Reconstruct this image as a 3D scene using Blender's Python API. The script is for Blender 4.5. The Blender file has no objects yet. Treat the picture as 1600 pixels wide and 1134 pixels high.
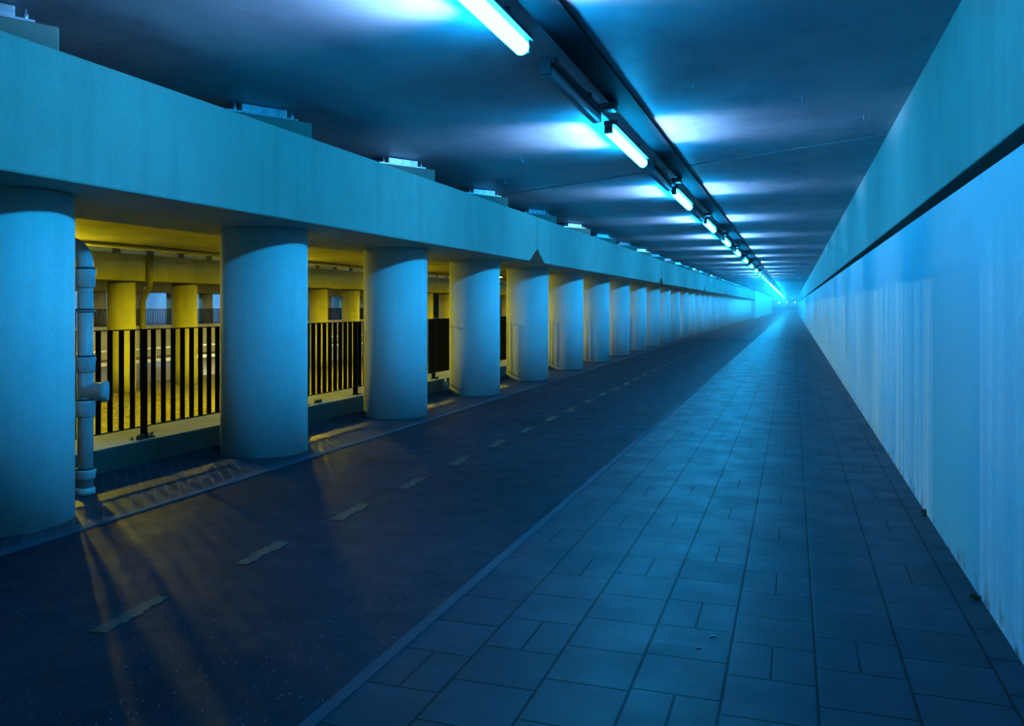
import bpy, bmesh, math, random
from mathutils import Vector
random.seed(4)
S = bpy.context.scene
C = S.collection
H = 1.7            # eye height above the cycle path; most sizes were measured in eye heights
PI = math.pi

# ------------------------------------------------------------------ helpers
class MB:
    def __init__(s): s.bm = bmesh.new(); s.mi = 0
    def box(s, x0, x1, y0, y1, z0, z1):
        v = [s.bm.verts.new(p) for p in ((x0,y0,z0),(x1,y0,z0),(x1,y1,z0),(x0,y1,z0),(x0,y0,z1),(x1,y0,z1),(x1,y1,z1),(x0,y1,z1))]
        for q in ((3,2,1,0),(4,5,6,7),(0,1,5,4),(1,2,6,5),(2,3,7,6),(3,0,4,7)):
            s.bm.faces.new([v[i] for i in q])
        return s
    def prism(s, pts, vec):
        a = [s.bm.verts.new(p) for p in pts]; b = [s.bm.verts.new(Vector(p)+Vector(vec)) for p in pts]
        n = len(a)
        s.bm.faces.new(a[::-1]); s.bm.faces.new(b)
        for i in range(n): s.bm.faces.new((a[i], a[(i+1)%n], b[(i+1)%n], b[i]))
        return s
    def lathe(s, prof, p0=(0,0,0), axis=(0,0,1), seg=24, cap=True):
        ax = Vector(axis).normalized(); t = Vector((1,0,0)) if abs(ax.x) < .8 else Vector((0,1,0))
        e1 = ax.cross(t).normalized(); e2 = ax.cross(e1)
        rings = []
        for r, d in prof:
            c = Vector(p0)+ax*d
            rings.append([s.bm.verts.new(c + (e1*math.cos(2*PI*i/seg)+e2*math.sin(2*PI*i/seg))*r) for i in range(seg)])
        for a, b in zip(rings, rings[1:]):
            for i in range(seg):
                f = s.bm.faces.new((a[i], a[(i+1)%seg], b[(i+1)%seg], b[i])); f.smooth = True
        if cap:
            s.bm.faces.new(rings[0][::-1]); s.bm.faces.new(rings[-1])
        return s
    def tube(s, pts, r, seg=14, cap=True):
        pts = [Vector(p) for p in pts]; rings = []; pe = None
        for i, p in enumerate(pts):
            d = (pts[min(i+1,len(pts)-1)]-pts[max(i-1,0)]).normalized()
            if pe is None:
                t = Vector((1,0,0)) if abs(d.x) < .8 else Vector((0,1,0)); e1 = d.cross(t).normalized()
            else: e1 = (pe - d*pe.dot(d)).normalized()
            pe = e1; e2 = d.cross(e1)
            rr = r[i] if isinstance(r, (list, tuple)) else r
            rings.append([s.bm.verts.new(p+(e1*math.cos(2*PI*k/seg)+e2*math.sin(2*PI*k/seg))*rr) for k in range(seg)])
        for a, b in zip(rings, rings[1:]):
            for i in range(seg):
                f = s.bm.faces.new((a[i], a[(i+1)%seg], b[(i+1)%seg], b[i])); f.smooth = True
        if cap: s.bm.faces.new(rings[0][::-1]); s.bm.faces.new(rings[-1])
        return s
    def build(s, name, mat, parent=None, bevel=0, loc=None):
        bmesh.ops.recalc_face_normals(s.bm, faces=s.bm.faces)
        me = bpy.data.meshes.new(name); s.bm.to_mesh(me); s.bm.free()
        me.materials.append(mat)
        o = bpy.data.objects.new(name, me); C.objects.link(o)
        if parent: o.parent = parent
        if loc: o.location = loc
        if bevel:
            m = o.modifiers.new('bevel', 'BEVEL'); m.width = bevel; m.segments = 2; m.limit_method = 'ANGLE'
        return o

def tag(o, label, cat, group=None, kind=None):
    o['label'] = label; o['category'] = cat
    if group: o['group'] = group
    o['kind'] = kind or 'thing'
    return o
def struct(o, label=None, cat=None):
    o['kind'] = 'structure'
    if label: o['label'] = label; o['category'] = cat
    return o
def empty(name, loc, label, cat, group=None):
    o = bpy.data.objects.new(name, None); C.objects.link(o); o.location = loc; o.empty_display_size = .1
    return tag(o, label, cat, group)
def dup(root, loc, label, group=None):
    r = root.copy(); C.objects.link(r); r.location = loc; r['label'] = label
    if group: r['group'] = group
    for ch in list(root.children):
        c = ch.copy(); C.objects.link(c); c.parent = r
        for g in list(ch.children):
            d = g.copy(); C.objects.link(d); d.parent = c
    return r
ORD = 'first second third fourth fifth sixth seventh eighth ninth tenth eleventh twelfth thirteenth fourteenth fifteenth sixteenth seventeenth eighteenth nineteenth twentieth'.split()
TENS = {20: 'twenty', 30: 'thirty'}
def ordw(n):
    if n <= 20: return ORD[n-1]
    t = n//10*10; return TENS[t]+'-'+ORD[n-t-1] if n != t else {30: 'thirtieth', 40: 'fortieth'}[n]

# ------------------------------------------------------------------ materials
class NT:
    def __init__(s, name):
        s.m = bpy.data.materials.new(name); s.m.use_nodes = True; s.t = s.m.node_tree
        s.b = s.t.nodes['Principled BSDF']; s.L = s.t.links
        s.co = s.t.nodes.new('ShaderNodeTexCoord')
    def n(s, t, **k):
        x = s.t.nodes.new(t)
        for a, b in k.items(): setattr(x, a, b)
        return x
    def put(s, sock, v):
        if hasattr(v, 'links') or isinstance(v, bpy.types.NodeSocket): s.L.new(v, sock)
        else: sock.default_value = v
    def math(s, op, a, b=0.0, c=None):
        x = s.n('ShaderNodeMath', operation=op); s.put(x.inputs[0], a); s.put(x.inputs[1], b)
        if c is not None: s.put(x.inputs[2], c)
        return x.outputs[0]
    def ramp(s, v, lo, hi, a=0.0, b=1.0):
        x = s.n('ShaderNodeMapRange', interpolation_type='SMOOTHSTEP')
        for i, q in enumerate((v, lo, hi, a, b)): s.put(x.inputs[i], q)
        return x.outputs[0]
    def noise(s, scale, detail=4, rough=.55, vec=(1,1,1), off=(0,0,0)):
        mp = s.n('ShaderNodeMapping'); s.L.new(s.co.outputs['Object'], mp.inputs[0])
        mp.inputs['Scale'].default_value = vec; mp.inputs['Location'].default_value = off
        x = s.n('ShaderNodeTexNoise'); s.L.new(mp.outputs[0], x.inputs['Vector'])
        x.inputs['Scale'].default_value = scale; x.inputs['Detail'].default_value = detail; x.inputs['Roughness'].default_value = rough
        return x.outputs[0]
    def mix(s, f, a, b, mode='MIX'):
        x = s.n('ShaderNodeMix', data_type='RGBA', blend_type=mode)
        s.put(x.inputs[0], f)
        for sock, v in ((x.inputs[6], a), (x.inputs[7], b)):
            s.put(sock, (*v, 1) if isinstance(v, tuple) and len(v) == 3 else v)
        return x.outputs[2]
    def xyz(s):
        x = s.n('ShaderNodeSeparateXYZ'); s.L.new(s.co.outputs['Object'], x.inputs[0]); return x.outputs
    def bump(s, h, strength=.3, dist=.01):
        x = s.n('ShaderNodeBump'); x.inputs['Strength'].default_value = strength; x.inputs['Distance'].default_value = dist
        s.put(x.inputs['Height'], h); s.L.new(x.outputs[0], s.b.inputs['Normal'])
    def color(s, v): s.put(s.b.inputs['Base Color'], (*v, 1) if isinstance(v, tuple) else v)
    def rough(s, v): s.put(s.b.inputs['Roughness'], v)
    def spec(s, v): s.b.inputs['Specular IOR Level'].default_value = v

def plain(name, col, rough=.6, metal=0, spec=.4, var=.25, scale=9):
    k = NT(name); d = tuple(c*(1-var) for c in col)
    k.color(k.mix(k.ramp(k.noise(scale), .3, .7), d, col)); k.rough(rough); k.b.inputs['Metallic'].default_value = metal; k.spec(spec)
    return k.m
def concrete(name, col, stain, streak=.35, spec=.25, rough=.75):
    k = NT(name)
    big = k.ramp(k.noise(.9, 5), .35, .7)
    st = k.ramp(k.noise(1.0, 3, vec=(5,5,.35)), .45, .75)
    c = k.mix(big, col, stain)
    c = k.mix(k.math('MULTIPLY', st, streak), c, tuple(x*.72 for x in stain))
    fine = k.noise(38, 5, .7)
    c = k.mix(k.ramp(fine, .35, .75, 0, .35), c, tuple(x*.55 for x in col))
    k.color(c); k.rough(rough); k.spec(spec); k.bump(fine, .25, .006)
    return k.m
def emit(name, col, strength):
    k = NT(name); e = k.n('ShaderNodeEmission'); e.inputs[0].default_value = (*col, 1); e.inputs[1].default_value = strength
    k.L.new(e.outputs[0], k.t.nodes['Material Output'].inputs[0]); return k.m

BLUE = (.0062, .42, 1.0)
SODIUM = (1.0, .86, .015)
M = {}
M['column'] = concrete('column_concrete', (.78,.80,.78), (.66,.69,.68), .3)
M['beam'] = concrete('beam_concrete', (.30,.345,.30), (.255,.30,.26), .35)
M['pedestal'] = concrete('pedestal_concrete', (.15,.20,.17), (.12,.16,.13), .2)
M['steel'] = plain('bearing_steel', (.62,.66,.72), .35, .6, .5, .4, 14)
M['rail'] = plain('rail_paint', (.003,.0035,.004), .55, 0, .15)
M['pipe'] = plain('drainpipe_grey', (.44,.47,.48), .38, 0, .5, .2, 6)
M['pipe_dark'] = plain('joint_rubber', (.03,.035,.04), .6)
M['housing'] = plain('luminaire_housing', (.10,.12,.15), .45, 0, .4)
M['shade_strip'] = plain('dark_shade_strip', (.008,.011,.016), .7, 0, .1)  # near-black colour for the shadow band beside the tubes
M['unlit'] = plain('unlit_diffuser', (.30,.34,.40), .3, 0, .5)
M['tube'] = emit('lit_tube', BLUE, 150)
M['tube_mid'] = emit('lit_tube_boosted', BLUE, 230)  # raised above the near tubes to build the glow further in
M['tube_far'] = emit('lit_tube_most_boosted', (.012, .46, 1.0), 480)  # strongest and whiter, raised for the glow at the far end
M['sodium'] = emit('sodium_lamp_glass', SODIUM, 3800)
M['white_lamp'] = emit('street_lamp_glass', (.5,.85,1.0), 25)
M['paper'] = plain('pale_paper', (.70,.78,.85), .7)
M['dash'] = None
M['kerbwall'] = concrete('kerb_wall_concrete', (.045,.06,.05), (.03,.045,.035), .5)
M['plain_white'] = plain('white_paint', (.85,.88,.92), .35)  # white of the light-streak rails, shared with verge bearings and far kerb
M['weed'] = plain('dark_weeds', (.03,.05,.02), .8)
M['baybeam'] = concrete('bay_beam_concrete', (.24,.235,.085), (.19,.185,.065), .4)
M['lit_kerb_top'] = concrete('kerb_top_lit_tone', (.42,.40,.34), (.33,.31,.26), .3)  # paler than the kerb wall: lamplight on its top put into the colour
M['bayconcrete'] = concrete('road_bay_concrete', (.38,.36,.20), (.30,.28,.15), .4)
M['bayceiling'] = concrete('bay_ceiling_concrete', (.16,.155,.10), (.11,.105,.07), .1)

# ceiling: dark painted concrete, slightly glossy, cloudy wear
k = NT('ceiling_paint')
cl = k.ramp(k.noise(.8, 6, .6, vec=(1,.7,1)), .3, .75)
c = k.mix(cl, (.26,.30,.37), (.42,.46,.51))
dk = k.ramp(k.noise(2.2, 6, .65, off=(3,9,0)), .5, .72, 0, .6)
c = k.mix(dk, c, (.16,.20,.26)); k.color(c); k.rough(.45); k.spec(.35); k.bump(k.noise(14, 5), .12, .01)
M['ceiling'] = k.m

# right wall: painted lower wall with repaint patches and pale streaks (paint and lime have their own edges)
k = NT('wall_paint'); x, y, z = k.xyz()
base = k.mix(k.ramp(k.noise(1.2, 5), .3, .7), (.20,.48,.58), (.30,.54,.62))
grain = k.ramp(k.noise(26, 5, .75, vec=(1,1,.6)), .42, .62)
streak = k.ramp(k.noise(1.0, 5, .65, vec=(1,4.5,.16)), .40, .56)
pale = k.mix(grain, (.50,.62,.62), (.82,.82,.76))
pale = k.mix(k.math('MULTIPLY', streak, .9), pale, (.16,.50,.62))
# far painted field: y beyond 7.15 m, below about 1.95 m with a wandering top edge
top = k.math('ADD', 1.93, k.math('MULTIPLY', k.math('SUBTRACT', k.noise(.5, 3), .5), .35))
far_f = k.math('MULTIPLY', k.ramp(y, 7.13, 7.16), k.math('SUBTRACT', 1.0, k.ramp(k.math('SUBTRACT', z, top), -.05, .05)))
near_f = k.math('MULTIPLY', k.math('SUBTRACT', 1.0, k.ramp(y, 5.38, 5.45)), k.math('SUBTRACT', 1.0, k.ramp(z, 1.9, 2.3)))
rep = k.math('MULTIPLY', k.math('MULTIPLY', k.ramp(y, 5.40, 5.45), k.math('SUBTRACT', 1.0, k.ramp(y, 7.13, 7.16))), k.math('SUBTRACT', 1.0, k.ramp(z, 1.85, 2.05)))
c = k.mix(k.math('MULTIPLY', far_f, .85), base, pale)
c = k.mix(k.math('MULTIPLY', near_f, .40), c, pale)
c = k.mix(k.math('MULTIPLY', rep, .9), c, (.06,.43,.54))
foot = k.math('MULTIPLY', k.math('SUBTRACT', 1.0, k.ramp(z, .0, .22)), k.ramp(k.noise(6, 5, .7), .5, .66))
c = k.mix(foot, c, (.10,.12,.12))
k.color(c); k.rough(.6); k.spec(.3); k.bump(k.noise(26, 5, .75), .3, .006)
M['wall'] = k.m
M['fascia'] = concrete('fascia_concrete', (.31,.355,.32), (.27,.315,.285), .3)
M['slot'] = plain('slot_dark', (.10,.11,.10), .9, 0, .1)

# asphalt with stone specks
k = NT('asphalt')
v = k.n('ShaderNodeTexVoronoi', feature='F1'); v.inputs['Scale'].default_value = 60; k.L.new(k.co.outputs['Object'], v.inputs['Vector'])
wn = k.n('ShaderNodeTexWhiteNoise'); k.L.new(v.outputs['Position'], wn.inputs['Vector'])
sp = k.math('MULTIPLY', k.math('GREATER_THAN', wn.outputs[0], .965), k.math('LESS_THAN', v.outputs['Distance'], .30))
c = k.mix(k.ramp(k.noise(.7, 5), .3, .7), (.005,.011,.020), (.010,.020,.034))
c = k.mix(k.ramp(k.noise(9, 4, .6, vec=(.3,1.6,1)), .5, .75, 0, .5), c, (.004,.009,.015))
c = k.mix(sp, c, (.14,.17,.20)); k.color(c)
k.rough(k.ramp(k.noise(4, 3), .3, .7, .50, .62)); k.spec(.07)
k.bump(k.noise(110, 3, .7), .5, .006)
M['asphalt'] = k.m

# concrete paving slabs
P = .391
k = NT('paving_slabs'); x, y, z = k.xyz()
u = k.math('DIVIDE', k.math('ADD', x, 1.853), P)
col = k.math('FLOOR', u); fu = k.math('FRACT', u)
w1 = k.n('ShaderNodeTexWhiteNoise', noise_dimensions='1D'); k.L.new(col, w1.inputs['W'])
vv = k.math('ADD', k.math('DIVIDE', y, P), k.math('MULTIPLY', w1.outputs[0], .9))
row = k.math('FLOOR', vv); fv = k.math('FRACT', vv)
cb = k.n('ShaderNodeCombineXYZ'); k.L.new(col, cb.inputs[0]); k.L.new(row, cb.inputs[1])
w2 = k.n('ShaderNodeTexWhiteNoise', noise_dimensions='2D'); k.L.new(cb.outputs[0], w2.inputs['Vector'])
du = k.math('MINIMUM', fu, k.math('SUBTRACT', 1.0, fu)); dv = k.math('MINIMUM', fv, k.math('SUBTRACT', 1.0, fv))
par = k.math('FLOORED_MODULO', k.math('ADD', row, k.math('MULTIPLY', col, 2.0)), 3.0)
split = k.math('MULTIPLY', k.math('LESS_THAN', par, .5), k.math('GREATER_THAN', w2.outputs[0], .25))
dm = k.math('ADD', k.math('ABSOLUTE', k.math('SUBTRACT', fu, .5)), k.math('MULTIPLY', k.math('SUBTRACT', 1.0, split), 9.0))
d = k.math('MINIMUM', k.math('MINIMUM', k.math('MULTIPLY', du, .85), dv), dm)
j = k.ramp(d, .004, .026)
c = k.mix(w2.outputs[0], (.007,.016,.031), (.016,.029,.050))
c = k.mix(k.ramp(k.noise(3.5, 6, .65), .4, .72, 0, .6), c, (.005,.012,.020))
c = k.mix(k.ramp(k.noise(5, 5, .7, vec=(.25,1.5,1)), .52, .75, 0, .5), c, (.035,.058,.082))
c = k.mix(j, (.004,.007,.011), c); k.color(c)
k.rough(k.ramp(k.noise(2.5, 3), .3, .7, .42, .52)); k.L.new(k.math('ADD', k.math('MULTIPLY', j, .15), .06), k.b.inputs['Specular IOR Level'])
k.bump(k.math('ADD', j, k.math('MULTIPLY', k.noise(70, 4, .7), .35)), .22, .005)
M['slabs'] = k.m

# small setts under the columns
k = NT('setts'); br = k.n('ShaderNodeTexBrick'); mp = k.n('ShaderNodeMapping'); k.L.new(k.co.outputs['Object'], mp.inputs[0])
mp.inputs['Rotation'].default_value = (0,0,PI/4); k.L.new(mp.outputs[0], br.inputs['Vector'])
br.inputs['Scale'].default_value = 1; br.inputs['Brick Width'].default_value = .21; br.inputs['Row Height'].default_value = .105
br.inputs['Mortar Size'].default_value = .007; br.inputs['Color1'].default_value = (.010,.018,.028,1); br.inputs['Color2'].default_value = (.026,.040,.058,1); br.inputs['Mortar'].default_value = (.055,.080,.105,1)
c = k.mix(k.ramp(k.noise(2, 5), .4, .7, 0, .6), br.outputs[0], (.010,.016,.024)); k.color(c); k.rough(.5); k.spec(.12)
k.bump(k.math('SUBTRACT', 1.0, br.outputs['Fac']), .5, .01); M['setts'] = k.m

k = NT('gravel_verge'); k.color(k.mix(k.ramp(k.noise(6, 7, .8), .4, .65), (.03,.025,.012), (.15,.125,.07))); k.rough(.9); k.bump(k.noise(9, 6, .8), .8, .06); M['gravel'] = k.m
M['road'] = plain('road_asphalt', (.07,.065,.055), .45, 0, .4, .3, 2)
k = NT('worn_marking'); k.color(k.mix(k.ramp(k.noise(30, 5, .75), .42, .62), (.04,.02,.014), (.10,.05,.03))); k.rough(.7); M['dash'] = k.m
M['kerb'] = concrete('kerb_concrete', (.030,.055,.080), (.02,.036,.055), .2)
k = NT('far_blue_wall'); x, y, z = k.xyz()
k.color(k.mix(k.ramp(k.noise(.35, 3), .4, .62), (.55,.60,.62), (.38,.45,.52))); k.rough(.7); M['farwall'] = k.m

# ------------------------------------------------------------------ key sizes (metres)
XW = .604*H; XF = .664*H; ZC = H+1.27*H          # right wall face, fascia face, ceiling
DCOL = 3.451*H; RC = .2896*H; Y0 = 2.867*H; SP = 1.989*H
BF, BB = 2.88*H, 4.02*H; ZB, ZT = H+.52*H, H+1.062*H
XE = -1.108*H; XS = -3.0*H; XK = -3.906*H
YA, YZ = -9.0, 212.0                             # tunnel from behind the viewer to the far mouth
X2, X3 = 13.96*H, 24.47*H                        # second and third column rows
XFW = 28.3*H                                     # wall across the road
ZR = H-1.939*H                                   # road level
YB = 110.0                                       # the road bay is modelled to here

# ------------------------------------------------------------------ setting
struct(MB().box(XS, XE, YA, YZ, -.3, 0).build('floor', M['asphalt']))
struct(MB().box(XE+.07, XW+.3, YA, YZ, -.3, .012).build('footpath', M['slabs']))
struct(MB().box(XE, XE+.07, YA, YZ, -.3, .018).build('trim_1', M['kerb'], bevel=.006))
struct(MB().box(XK-.93, XK-.02, YA, 118, .141*H-.01, .141*H+.002).build('kerb_top_lit_sheet', M['lit_kerb_top']))  # thin sheet carrying the painted light on the kerb top
struct(MB().box(XK-.05, XS-.10, YA, YZ, -.3, .004).build('paving_strip', M['setts']))
struct(MB().box(XS-.10, XS, YA, YZ, -.3, .010).build('trim_2', M['kerb'], bevel=.005))
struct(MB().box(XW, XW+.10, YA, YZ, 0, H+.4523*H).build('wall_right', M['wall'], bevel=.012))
b = MB(); yy = YA
for yj in [8.41*H-16.7, 8.41*H] + [8.41*H+16.7*i for i in range(1, 12)] + [YZ]:
    b.box(XF, XF+.8, yy+.006, yj-.006, H+.554*H, ZC+.05); yy = yj
struct(b.build('wall_right_fascia', M['fascia'], bevel=.015))
struct(MB().box(XW+.34, XW+.44, YA, YZ, 0, ZC).build('wall_right_backing', M['slot']))
# ceiling slabs split by skewed joints; the slab spans the road bay as well
XL, XM, XR = -XFW-.3, -BB+.06, XF+.8
# joint line on the ceiling through (XF, 6.62 H) running back to the left with slope -0.6
joints = [-40.0] + [6.66*H + 16.7*i for i in range(0, 13)] + [YZ+30]
def jy(yr, x): return yr + (XF - x)*.60
for xa, xb, nm, mt in ((XM, XR, 'ceiling', 'ceiling'), (XL, XM, 'ceiling_road', 'bayceiling')):
    b = MB()
    for a, c_ in zip(joints, joints[1:]):
        g = .05
        b.prism([(xb, jy(a,xb)+g, ZC), (xb, jy(c_,xb)-g, ZC), (xa, jy(c_,xa)-g, ZC), (xa, jy(a,xa)+g, ZC)], (0,0,.5))
    struct(b.build(nm, M[mt]))
struct(MB().box(XL, XR, -45, YZ+60, ZC+.06, ZC+.5).build('ceiling_deck', M['slot']))
# low kerb wall carrying the railing, with the drop to the road behind it
struct(MB().box(XK-.95, XK, YA, 118, ZR-.3, .141*H).build('wall_left', M['kerbwall'], bevel=.015))
struct(MB().box(XK-.6, -BF, 118.5, YZ, 0, ZC).build('wall_left_end', M['column']))
struct(MB().box(-BB, -BB+.12, YA, 118, H+1.13*H, ZC+.02).build('light_leak_blocker', M['slot']))  # unseen strip added to stop yellow light leaking over the beam
struct(MB().box(-X3+.5, XK-.9, YA, YB, ZR-.4, ZR).build('road', M['road']))
b = MB()
gx0, gx1 = -X2-1.6*H, -9.6*H
nx, ny = 26, 130
grid = [[b.bm.verts.new((gx0+(gx1-gx0)*i/nx, YA+(YB-YA)*jn/ny, ZR+.02+(.10*math.sin(PI*i/nx)+random.uniform(-.03,.05))*(0 if i in (0,nx) else 1))) for jn in range(ny+1)] for i in range(nx+1)]
for i in range(nx):
    for jn in range(ny): b.bm.faces.new((grid[i][jn], grid[i+1][jn], grid[i+1][jn+1], grid[i][jn+1]))
struct(b.build('ground_verge', M['gravel']))
b = MB(); b.box(gx1, gx1+.18, YA, YB, ZR-.1, ZR+.16)
struct(b.build('trim_3', M['kerbwall'], bevel=.02))
struct(MB().box(-X3+.30*H, -X3+1.0*H, YA, YB, ZR-.4, .24*H).build('wall_road', M['bayconcrete']))
struct(MB().box(-XFW, -X3+.30*H, YA, YB, -.3, .1*H).build('floor_across_road', M['asphalt']))
struct(MB().box(-XFW-.3, -XFW, YA, YB, 0, ZC).build('wall_across_road', M['farwall']))
struct(MB().box(-XFW, XK-1, YB, YB+.3, ZR, ZC).build('wall_bay_end', M['bayconcrete']))
struct(MB().box(-XFW, XF+.8, -17.5, -17.2, ZR, ZC).build('wall_back', M['bayconcrete']))

# ------------------------------------------------------------------ columns
def column_mesh(h): return MB().lathe([(RC, 0), (RC, h*.5), (RC, h)], seg=72)
col0 = column_mesh(ZB+.008).build('concrete_column', M['column'])
NC = 34
for i in range(-1, NC):
    if i == -1: lab = 'round concrete column just outside the left edge of the photo'
    elif i == 0: lab = 'nearest and largest round concrete column, at the left photo edge beside the drainpipe'
    elif i < 20: lab = '%s round blue-lit concrete column from the left photo edge along the path' % ordw(i+1)
    else: lab = 'round concrete column at the far, hazy end of the long left row'
    loc = (-DCOL, Y0+SP*i, -.01)
    if i == -1: o = col0; o.location = loc
    else: o = col0.copy(); C.objects.link(o); o.location = loc
    tag(o, lab, 'column', 'round columns along the path')
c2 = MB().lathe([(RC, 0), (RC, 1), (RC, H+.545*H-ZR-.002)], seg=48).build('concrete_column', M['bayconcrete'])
for n, i in enumerate(range(-2, 22)):
    o = c2 if n == 0 else c2.copy()
    if n: C.objects.link(o)
    o.location = (-X2, 14.45*H+SP*i, ZR)
    names = {0: 'yellow-lit round column on the verge, left one seen through the first gap', 1: 'yellow-lit round column on the verge, right one seen through the first gap',
             4: 'yellow-lit verge column, left one seen through the gap after the second blue column', 5: 'yellow-lit verge column, right one seen through the gap after the second blue column'}
    tag(o, names.get(i, 'yellow-lit round column on the verge mostly hidden behind the blue columns'), 'column', 'round columns on the verge')
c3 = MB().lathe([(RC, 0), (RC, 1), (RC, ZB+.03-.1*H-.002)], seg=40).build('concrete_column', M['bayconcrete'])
for n, i in enumerate(range(-2, 16)):
    o = c3 if n == 0 else c3.copy()
    if n: C.objects.link(o)
    o.location = (-X3, 24.18*H+SP*i, .1*H)
    names = {0: 'dull yellow far column across the road, seen close beside the drainpipe', 1: 'dull yellow far column across the road, left of the blue opening in the first gap',
             3: 'dull yellow far column across the road, beside the second blue column'}
    tag(o, names.get(i, 'dull yellow column across the road half hidden behind the verge columns'), 'column', 'round columns across the road')

# ------------------------------------------------------------------ beams
def beam_seg(y0, y1, xa, xb, zb, zt, mat, notch=True):
    n, q = (.27, .50) if notch else (.01, .01)
    pts = [(xa,y0,zt),(xa,y0,zb+n),(xa,y0+q,zb),(xa,y1-q,zb),(xa,y1,zb+n),(xa,y1,zt)]
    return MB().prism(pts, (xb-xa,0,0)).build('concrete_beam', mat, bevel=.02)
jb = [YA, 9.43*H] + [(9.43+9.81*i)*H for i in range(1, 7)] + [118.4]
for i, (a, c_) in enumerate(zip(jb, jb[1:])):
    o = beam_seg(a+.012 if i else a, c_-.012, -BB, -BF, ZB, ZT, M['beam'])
    lab = ['long concrete beam on the nearest columns, from the left edge to the first open joint',
           'concrete beam between the first and second open joints above the columns'][i] if i < 2 else \
          'concrete beam segment between the %s and %s joints, further along' % (ordw(i), ordw(i+1))
    tag(o, lab, 'beam', 'concrete beams above the path columns')
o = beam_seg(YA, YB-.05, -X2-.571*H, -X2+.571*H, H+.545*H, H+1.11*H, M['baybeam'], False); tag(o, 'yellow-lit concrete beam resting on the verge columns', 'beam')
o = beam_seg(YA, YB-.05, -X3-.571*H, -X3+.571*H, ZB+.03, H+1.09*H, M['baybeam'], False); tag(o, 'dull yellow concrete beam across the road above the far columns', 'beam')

# ------------------------------------------------------------------ bearings on the beam (origin = far front bottom corner)
ped = MB().box(-.62, 0, -.72*H, 0, .002, .138*H).build('bearing_pedestal', M['pedestal'], bevel=.02)
ped.rotation_euler = (0, 0, math.radians(-31))
MB().box(-.57, -.03, -.56*H, -.09*H, .138*H, .138*H+.018).build('base_plate', M['steel'], ped)
MB().box(-.52, -.06, -.46*H, -.16*H, .138*H+.018, .202*H).build('bearing_block', M['steel'], ped, bevel=.012)
for yl in (-.50*H, -.12*H):
    MB().lathe([(.02,0),(.02,.05),(.012,.05),(.012,.085)], (-.09, yl, .138*H+.018), seg=10).build('lug_bolt', M['steel'], ped)
for i in range(0, 34):
    lab = ('cut-off bearing pedestal on the beam at the top left photo corner' if i == 0 else
           '%s bearing pedestal on the path beam from the top left photo corner' % ordw(i+1) if i < 14 else
           'small bearing pedestal on the far stretch of the left beam')
    loc = (-2.98*H, (2.74+1.972*i)*H, ZT)
    if i == 0: o = ped; o.location = loc; tag(o, lab, 'bearing pedestal', 'bearing pedestals on the path beam')
    else: o = dup(ped, loc, lab)
p2 = MB().box(-1.2, 0, -.38*H, .38*H, 0, .13*H).build('bearing_pedestal', M['plain_white'], bevel=.02)
tag(p2, 'pale bearing block on top of the yellow-lit verge beam', 'bearing pedestal', 'bearing pedestals on the verge beam')
for n in range(30):
    o = p2 if n == 0 else p2.copy()
    if n: C.objects.link(o)
    o.location = (-X2+.571*H-.05, (12.3+.97*n)*H, H+1.11*H)

# ------------------------------------------------------------------ luminaires along the ceiling
XLAMP = -1.15*H; ZL = H+1.172*H
L0, PITCH = 2.88*H, 3.16*H
LEN = 1.345*H
def lamp(lit, mat=None):
    r = bpy.data.objects.new('ceiling_tube_light' if lit else 'unlit_ceiling_tube_light', None); C.objects.link(r); r.empty_display_size = .1
    ln = LEN if lit else 1.12*H
    # housing: shallow channel above the diffuser with a deeper lip on the wall side
    MB().prism([(-.06,-ln/2,.040),(-.05,-ln/2,.085),(.06,-ln/2,.085),(.08,-ln/2,.030),(.07,-ln/2,.030),(.06,-ln/2,.040)], (0,ln,0)).build('housing', M['housing'], r)
    MB().lathe([(.04,-ln/2+.02),(.062,-ln/2+.06),(.062,ln/2-.06),(.04,ln/2-.02)], (0,0,-.026), (0,1,0), 12).build('diffuser', M[mat or ('tube' if lit else 'unlit')], r)
    for s in (-1, 1):
        MB().box(-.045, .045, s*ln/2-.02, s*ln/2+.02, -.06, .06).build('end_cap', M['housing'], r)
        MB().box(-.02, .02, s*ln*.33-.02, s*ln*.33+.02, .08, ZC-ZL).build('bracket', M['housing'], r)
    return r
lit0, un0, litm, litf = lamp(True), lamp(False), lamp(True, 'tube_mid'), lamp(True, 'tube_far')
for i in range(0, 39):
    far = 'lit tube light in the merging bright row far down the ceiling'
    lab = {0: 'nearest and longest glowing tube light, cut by the top photo edge'}.get(i, '%s glowing tube light from the top photo edge along the ceiling' % ordw(i+1) if i < 12 else far)
    loc = (XLAMP, L0+PITCH*i, ZL)
    if i == 0:
        o = lit0; o.location = loc; tag(o, lab, 'tube light', 'lit tube lights along the ceiling')
    elif i in (8, 14):
        o = litm if i == 8 else litf; o.location = loc; tag(o, lab, 'tube light', 'lit tube lights along the ceiling')
    else: o = dup(lit0 if i < 8 else litm if i < 14 else litf, loc, lab)
    if i < 30:
        lab = 'unlit tube light on the ceiling between the %s and %s glowing tubes' % (ordw(i+1), ordw(i+2)) if i < 9 else 'unlit tube light between glowing ones far down the ceiling'
        loc = (XLAMP, L0+PITCH*(i+.5), ZL)
        if i == 0: o = un0; o.location = loc; tag(o, lab, 'tube light', 'unlit tube lights along the ceiling')
        else: dup(un0, loc, lab)
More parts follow.
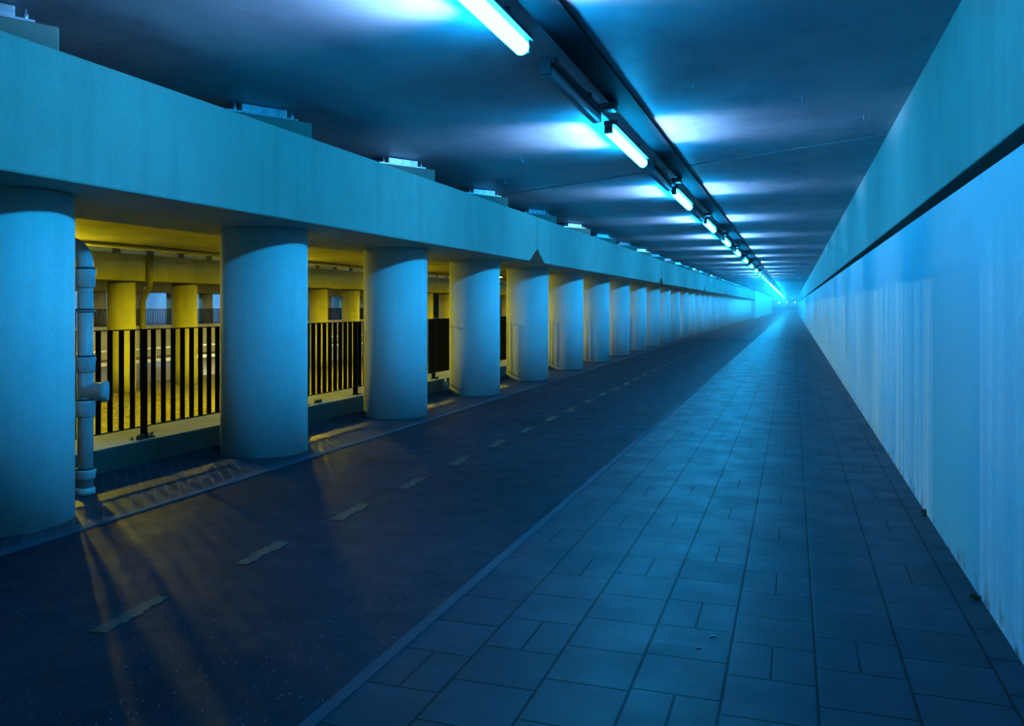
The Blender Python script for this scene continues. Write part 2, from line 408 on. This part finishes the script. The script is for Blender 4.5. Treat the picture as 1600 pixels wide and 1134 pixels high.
# dark strip added as the painted shadow band right of the lamps
b = MB().box(-1.07*H, -.91*H, YA, YZ, ZC-.03, ZC-.002).build('ceiling_shade_band', M['shade_strip'])
tag(b, 'long dark ceiling strip painting the shadow along the right of the tube lights', 'shadow strip')
for n, i in enumerate(range(0, 9)):
    jbx = MB().box(-.07, .07, -.09, .09, -.07, 0) if n == 0 else None
    if n == 0: j0 = jbx.build('ceiling_junction_box', M['housing'], bevel=.01); MB().tube([(0,-.09,-.03),(-.03,-.2,-.05),(-.1,-.28,-.06)], .012, 8).build('cable', M['housing'], j0); o = j0
    else: o = dup(j0, (0,0,0), '')
    o.location = (XLAMP+.12, L0+PITCH*(i+.5)+.60*H, ZC-.03)
    tag(o, 'dark junction box on the ceiling just before the %s glowing tube light' % ordw(i+2), 'junction box', 'ceiling junction boxes')
# paler uplight added beside each lit lamp to make pale ceiling patches
for i in range(0, 12):
    for sd in (-1, 1):
        ld = bpy.data.lights.new('extra_uplight', 'AREA'); ld.shape = 'RECTANGLE'; ld.size = 1.5; ld.size_y = .05
        ld.color = (.34,.50,.80); ld.energy = 27 if sd < 0 else 21; ld.spread = math.radians(54)
        lo = bpy.data.objects.new('extra_uplight', ld); C.objects.link(lo)
        lo.location = (XLAMP + sd*.13, L0+PITCH*i, ZL-.10)
        d = Vector((sd*.80, 0, .36)); lo.rotation_euler = d.to_track_quat('-Z', 'Y').to_euler()

for n, (hx, hy, lab) in enumerate(((-3.74,11.44,'above the fourth bearing pedestal, before the skewed joint'), (-4.68,13.38,'close to the left beam, past the second glowing tube'),
        (-.91,8.07,'right of the second glowing tube, nearest the viewer'), (.09,8.99,'midway between the tubes and the right wall'), (.76,10.12,'close to the right wall, before the skewed joint'),
        (.12,15.24,'past the skewed joint, nearer the right wall'), (-.75,14.56,'past the skewed joint, right of the third glowing tube'))):
    b = MB().tube([(0,0,0),(0,0,-.05),(.012,0,-.07),(.03,0,-.07),(.035,0,-.05)], .008, 8)
    tag(b.build('ceiling_hook', M['steel'], loc=(hx, hy, ZC)), 'tiny metal hook in the ceiling ' + lab, 'hook', 'ceiling hooks')

# ------------------------------------------------------------------ railing on the kerb wall
XRL = -4.007*H; ZK = .141*H+.003; ZR0, ZR1 = .214*H, .851*H; PP = .918*H
def rail_panel(n):
    r = bpy.data.objects.new('railing_panel', None); C.objects.link(r); r.empty_display_size = .1
    MB().box(-.02, .02, 0, PP-.003, ZR1-ZK-.012, ZR1-ZK).build('top_rail', M['rail'], r)
    MB().box(-.02, .02, 0, PP-.003, ZR0-ZK, ZR0-ZK+.012).build('bottom_rail', M['rail'], r)
    MB().box(-.038, .038, 0, .026, 0, ZR1-ZK).build('post', M['rail'], r)
    MB().box(-.06, .06, 0, .12, 0, .012).build('foot_plate', M['rail'], r)
    b0 = None
    for q in range(1, 10):
        if b0 is None: b0 = o = MB().box(-.032, .032, -.005, .005, ZR0-ZK+.012, ZR1-ZK-.012).build('bar', M['rail'], r)
        else: o = b0.copy(); C.objects.link(o)
        o.location = (0, PP*q/10, 0)
    return r
rp0 = rail_panel(10)
for n, i in enumerate(range(-3, 22)):
    loc = (XRL, (4.33+.918*i)*H, ZK)
    lab = {-1: 'black railing panel beside the drainpipe in the first gap', 0: 'black railing panel in the first gap, right up to the second column',
           2: 'black railing panel in the gap after the second column', 3: 'black railing panel meeting the third column'}.get(i, 'black railing panel mostly hidden behind the blue columns')
    if n == 0: o = rp0; o.location = loc; tag(o, lab, 'railing', 'black railing panels along the kerb wall')
    else: dup(rp0, loc, lab)
# railing across the road
fp = bpy.data.objects.new('railing_panel', None); C.objects.link(fp); fp.empty_display_size = .1
MB().box(-.02,.02,0,SP,1.06,1.10).build('top_rail', M['rail'], fp); MB().box(-.02,.02,0,SP,.10,.13).build('bottom_rail', M['rail'], fp)
b0 = None
for q in range(22):
    if b0 is None: b0 = o = MB().box(-.03,.03,-.009,.009,0 if q == 0 else .1,1.06).build('bar', M['rail'], fp)
    else: o = b0.copy(); C.objects.link(o)
    o.location = (0, SP*q/22, 0)
for n in range(14):
    loc = (-X3+.455*H, (22.2+1.989*n)*H, .24*H)
    lab = {0: 'thin grey railing across the road, seen just right of the drainpipe', 1: 'thin grey railing across the road, before the pale blue opening of the first gap'}.get(n, 'thin grey railing across the road behind the verge columns')
    if n == 0: fp.location = loc; tag(fp, lab, 'railing', 'railing panels across the road')
    else: dup(fp, loc, lab)

# ------------------------------------------------------------------ drainpipe beside the first column
pr = .0655
dp = empty('drainpipe', (-3.545*H, 3.42*H, 0), 'blue-lit vertical drainpipe with collars, standing between first column and railing', 'drainpipe')
ztop = H+.27*H
MB().tube([(0,0,.05),(0,0,1.0),(0,0,ztop-.1)], pr, 24).build('pipe', M['pipe'], dp)
arc = [(0,0,ztop-.12)] + [(-(1-math.cos(t))*.20, .0, ztop-.1+math.sin(t)*.20) for t in [PI/2*i/8 for i in range(9)]] + [(-.75,0,ztop+.10)]
MB().tube(arc, pr+.004, 24).build('elbow', M['pipe'], dp)
for zz, hgt in ((ztop-.30, .17), (ztop-.52, .02), (1.10, .14), (.70, .15), (.14, .09)):
    c_ = MB().lathe([(pr,0),(pr+.016,.015),(pr+.018,hgt*.6),(pr+.024,hgt*.85),(pr+.024,hgt),(pr,hgt+.005)], (0,0,zz), seg=24).build('collar', M['pipe'], dp)
    MB().lathe([(pr+.004,0),(pr+.017,.004),(pr+.017,.014),(pr+.004,.018)], (0,0,zz+hgt), seg=24).build('joint_ring', M['pipe_dark'], c_)
MB().lathe([(.082,-.03),(.082,.13),(.095,.135),(.095,.185),(.07,.19)], (.0,0,.93), (.80,.60,-.02), 20).build('branch_outlet', M['pipe'], dp)
MB().lathe([(.085,0),(.08,.05),(pr,.06)], (0,0,.01), seg=24).build('foot', M['pipe'], dp)

# drain pipe on the verge beam
vp = empty('downpipe', (-X2+.571*H+.12, 14.6*H, ZR), 'thin pipe running down the yellow verge beam and bending back to a column', 'pipe')
zt, zb2 = H+1.11*H-ZR, H+.44*H-ZR
MB().tube([(0,0,zt),(0,0,zb2+.15),(-.03,.02,zb2+.02),(-.12,.08,zb2-.05),(-.45,.22,zb2-.35),(-.66,.32,zb2-.6),(-.70,.37,zb2-1.0),(-.70,.37,.02)], .11, 12).build('pipe', plain('olive_pipe', (.11,.105,.05), .5), vp)
sp_ = MB().tube([(-12.95*H, YA, ZC-.09), (-12.95*H, YB, ZC-.09)], .075, 12).build('ceiling_service_pipe', M['bayconcrete'])
tag(sp_, 'long lagged service pipe under the ceiling above the verge beam', 'pipe')

# added white rails standing in for light streaks of passing cars
gr = empty('streak_rails', (-19.6*H, 0, ZR), 'two white rails standing in for car light streaks, behind the black bars', 'light streak rails')
MB().box(-.03,.03,YA,90,.17*H-.09,.17*H+.10).build('lower_streak_rail', M['plain_white'], gr, bevel=.02)
MB().box(-.03,.03,YA,90,.57*H-.04,.57*H+.05).build('upper_streak_rail', M['plain_white'], gr, bevel=.01)
b0 = None
for q in range(32):
    if b0 is None: b0 = o = MB().box(-.09,-.03,-.04,.04,0,.60*H).build('post', M['plain_white'], gr)
    else: o = b0.copy(); C.objects.link(o)
    o.location = (0, -8+3*q, 0)

# ------------------------------------------------------------------ road bay lamps
def road_lamp(wide):
    r = bpy.data.objects.new('ceiling_road_lamp', None); C.objects.link(r); r.empty_display_size = .1
    MB().box(-.16,.16,-.35,.35,-.015,.14).build('housing', M['housing'], r, bevel=.02)
    MB().box(-.13,.13,-.31,.31,-.0155,.0).build('lamp_glass', M['sodium'], r, bevel=.02)
    MB().box(-.03,.03,-.03,.03,.14,.27*H).build('bracket', M['housing'], r)
    return r
rl = road_lamp(True)
for n in range(8):
    loc = (-9.6*H, (7.9+6.3*n)*H, ZC-.27*H)
    lab = 'yellow road lamp under the ceiling over the carriageway, hidden behind the columns'
    lab = {3: 'small glaring yellow road lamp seen between the fourth and fifth columns'}.get(n, lab)
    if n == 0: rl.location = loc; tag(rl, lab, 'road lamp', 'yellow lamps over the road')
    else: dup(rl, loc, lab)
wl = bpy.data.objects.new('ceiling_road_lamp', None); C.objects.link(wl); wl.empty_display_size = .1  # unseen lamps added to brighten the white rails over there
MB().box(-.16,.16,-.35,.35,-.015,.14).build('housing', M['housing'], wl, bevel=.02)
MB().box(-.13,.13,-.31,.31,-.0155,.0).build('lamp_glass', emit('added_lamp_glass', (1.0,.88,.42), 1500), wl)
MB().box(-.03,.03,-.03,.03,.14,.20*H).build('bracket', M['housing'], wl)
for n in range(5):
    loc = (-19.0*H, (17.5+6.3*n)*H, ZC-.20*H)
    if n == 0: wl.location = loc; tag(wl, 'added pale lamp over the far carriageway, unseen behind the verge beam', 'road lamp', 'added lamps over the far road')
    else: dup(wl, loc, wl['label'])
def flood(y):
    r = bpy.data.objects.new('mounted_flood_lamp', None); C.objects.link(r); r.empty_display_size = .1
    MB().box(-.10,.02,-.14,.14,-.10,.10).build('housing', M['housing'], r, bevel=.015)
    MB().box(.02,.05,-.10,.10,-.07,.07).build('lamp_glass', emit('flood_glass', SODIUM, 2600), r)
    MB().box(-.16,-.10,-.03,.03,-.03,.03).build('bracket', M['housing'], r)
    return r
f0 = flood(0)
for n, yy in enumerate((11.7, 18.7, 25.7)):
    loc = (-X2+.571*H+.16, yy*H, H+.60*H)
    lab = 'yellow flood lamp on the face of the verge beam behind the %s blue column' % ORD[n]
    if n == 0: f0.location = loc; tag(f0, lab, 'flood lamp', 'flood lamps on the verge beam')
    else: dup(f0, loc, lab)
# blue tube lights of the path across the road
bl = bpy.data.objects.new('ceiling_tube_light', None); C.objects.link(bl); bl.empty_display_size = .1
MB().box(-.06,.06,-1.2,1.2,.03,.09).build('housing', M['housing'], bl)
MB().box(-.045,.045,-1.15,1.15,-.04,.03).build('diffuser', emit('far_tube', (.13,.46,.90), 200), bl)
for n in range(9):
    loc = (-26.6*H, 20*H+n*PITCH, ZC-.10)
    if n == 0: bl.location = loc; tag(bl, 'blue tube light over the path across the road, hidden by the beams', 'tube light', 'tube lights across the road')
    else: dup(bl, loc, bl['label'])

# ------------------------------------------------------------------ lane dashes, scraps, weeds
def dash_mesh(seed):
    rnd = random.Random(seed); b = MB(); n = 14; top, bot = [], []
    for i in range(n+1):
        y = -.27+.54*i/n; sk = .04*i/n
        top.append((.055+rnd.uniform(-.022,.012)-sk+.02, y+rnd.uniform(-.01,.01), 0)); bot.append((-.055+rnd.uniform(-.012,.022)-sk+.02, y+rnd.uniform(-.01,.01), 0))
    b.prism(bot+top[::-1], (0,0,.003)); return b
dm_ = [dash_mesh(s).build('lane_dash', M['dash']) for s in range(4)]
for i in range(26):
    o = dm_[i] if i < 4 else dm_[i%4].copy()
    if i >= 4: C.objects.link(o)
    o.location = (-2.035*H, (2.15+.702*i)*H, .0005)
    tag(o, ('%s worn yellowish dash on the dark lane, counted from the bottom photo edge' % ordw(i+1)) if i < 9 else 'faint worn dash far along the dark lane', 'lane marking', 'worn dashes on the lane')
# folded scrap leaning on the kerb wall
b = MB()
v = [b.bm.verts.new(p) for p in ((0,0,.0),(.10,-.05,.10),(.02,.03,.30),(-.06,.06,.12),(.06,.10,.02))]
b.bm.faces.new((v[0],v[1],v[2])); b.bm.faces.new((v[0],v[2],v[3])); b.bm.faces.new((v[1],v[4],v[2]))
o = b.build('paper_scrap', M['paper'], loc=(XK+.06, 8.92*H, .012)); sm = o.modifiers.new('t','SOLIDIFY'); sm.thickness = .006
tag(o, 'folded pale scrap of paper leaning against the kerb wall by the fourth column', 'litter')
for i, (px, py) in enumerate(((-.45, 4.15), (-.40, 4.32), (-1.05, 5.2))):
    o = MB().lathe([(.004,0),(.004,.028)], (0,0,.004), (.8,.6,0), 8).build('cigarette_end', M['paper'], loc=(px, py, .012))
    tag(o, ['tiny white cigarette end on the slabs, nearest the viewer', 'tiny white cigarette end on the slabs, just behind the nearest one', 'tiny white cigarette end on the slabs, furthest from the wall'][i], 'litter', 'cigarette ends on the slabs')
def tuft(n, h, w, seed):
    rnd = random.Random(seed); b = MB()
    for q in range(n):
        a = rnd.uniform(0, 2*PI); d = rnd.uniform(0, w); px, py = math.cos(a)*d*.4, math.sin(a)*d
        hh = h*rnd.uniform(.4,1); lx, ly = rnd.uniform(-.5,.5)*hh, rnd.uniform(-.5,.5)*hh
        b.tube([(px,py,0),(px+lx*.4,py+ly*.4,hh*.6),(px+lx,py+ly,hh)], [.006,.007,.001], 5)
    return b
for i, (loc, n, h, w, lab) in enumerate((((XRL+.03, 4.30*H, ZK), 34, .07, .16, 'low dark weeds around the railing post in the first gap'),
    ((XRL+.03, 6.40*H, ZK), 20, .06, .10, 'low dark weeds on the kerb wall just after the second column'),
    ((XRL+.03, 8.95*H, ZK), 16, .06, .10, 'low dark weeds on the kerb wall just after the third column'),
    ((XW-.02, 4.38*H, .012), 14, .035, .10, 'small weeds at the foot of the right wall by the pale paint edge'),
    ((XW-.02, 3.15*H, .012), 12, .03, .10, 'small weeds at the foot of the right wall, nearer the viewer'))):
    tag(tuft(n, h, w, i).build('weeds', M['weed'], loc=loc), lab, 'weeds', 'weeds', 'stuff')

# ------------------------------------------------------------------ beyond the far mouth
struct(MB().box(-30, 30, YZ, 330, -.3, .0).build('ground', M['asphalt']))
o = MB().box(-9, 3, 236, 236.6, 0, .5).build('road_kerb', M['plain_white']); tag(o, 'pale kerb across the road at the far mouth of the tunnel', 'kerb')
o = MB().box(-25, 20, 262, 263, 0, 1.5).build('garden_wall', M['kerbwall']); tag(o, 'low dark wall beyond the far mouth of the tunnel', 'wall')
sl = bpy.data.objects.new('street_lamp', None); C.objects.link(sl); sl.empty_display_size = .1
MB().lathe([(.08,0),(.05,2.6)], seg=10).build('pole', M['housing'], sl)
MB().lathe([(.05,0),(.15,.08),(.15,.2),(.05,.3)], (0,0,2.6), seg=12).build('lamp_head', M['white_lamp'], sl)
for n, (lx, ly) in enumerate(((-3.6, 245), (-1.6, 250), (.5, 240))):
    lab = 'tiny bright street lamp beyond the far tunnel mouth, %s of three' % ('left', 'middle', 'right')[n]
    if n == 0: sl.location = (lx, ly, 0); tag(sl, lab, 'street lamp', 'street lamps beyond the tunnel')
    else: dup(sl, (lx, ly, 0), lab)

# ------------------------------------------------------------------ world with thin haze, camera, view
w = bpy.data.worlds.new('night'); S.world = w; w.use_nodes = True
bg = w.node_tree.nodes['Background']; bg.inputs[0].default_value = (.004,.55,.80,1); bg.inputs[1].default_value = .8
hm = bpy.data.materials.new('thin_haze'); hm.use_nodes = True; hm.node_tree.nodes.remove(hm.node_tree.nodes['Principled BSDF'])
vs = hm.node_tree.nodes.new('ShaderNodeVolumeScatter'); vs.inputs['Density'].default_value = .012; vs.inputs['Anisotropy'].default_value = .5
hm.node_tree.links.new(vs.outputs[0], hm.node_tree.nodes['Material Output'].inputs['Volume'])
o = MB().box(-BF+.03, XW-.02, 42, 211.5, .03, ZC-.05).build('haze', hm)
tag(o, 'thin cyan-lit haze filling the far end of the tunnel', 'haze', kind='stuff')
cd = bpy.data.cameras.new('camera'); cam = bpy.data.objects.new('camera', cd); C.objects.link(cam)
cd.sensor_fit = 'HORIZONTAL'; cd.sensor_width = 36; cd.lens = 36*1293/1600
cd.shift_y = -(567-478)/1600; cd.clip_end = 1000; cd.clip_start = .05
cam.location = (0, 0, H); cam.rotation_euler = (PI/2, 0, math.atan(439/1293))
S.camera = cam
vw = S.view_settings; vw.view_transform = 'Standard'; vw.look = 'None'; vw.gamma = 1; vw.exposure = 0; vw.use_curve_mapping = False
S.display_settings.display_device = 'sRGB'
S.cycles.max_bounces = 5; S.cycles.diffuse_bounces = 3; S.cycles.volume_bounces = 0
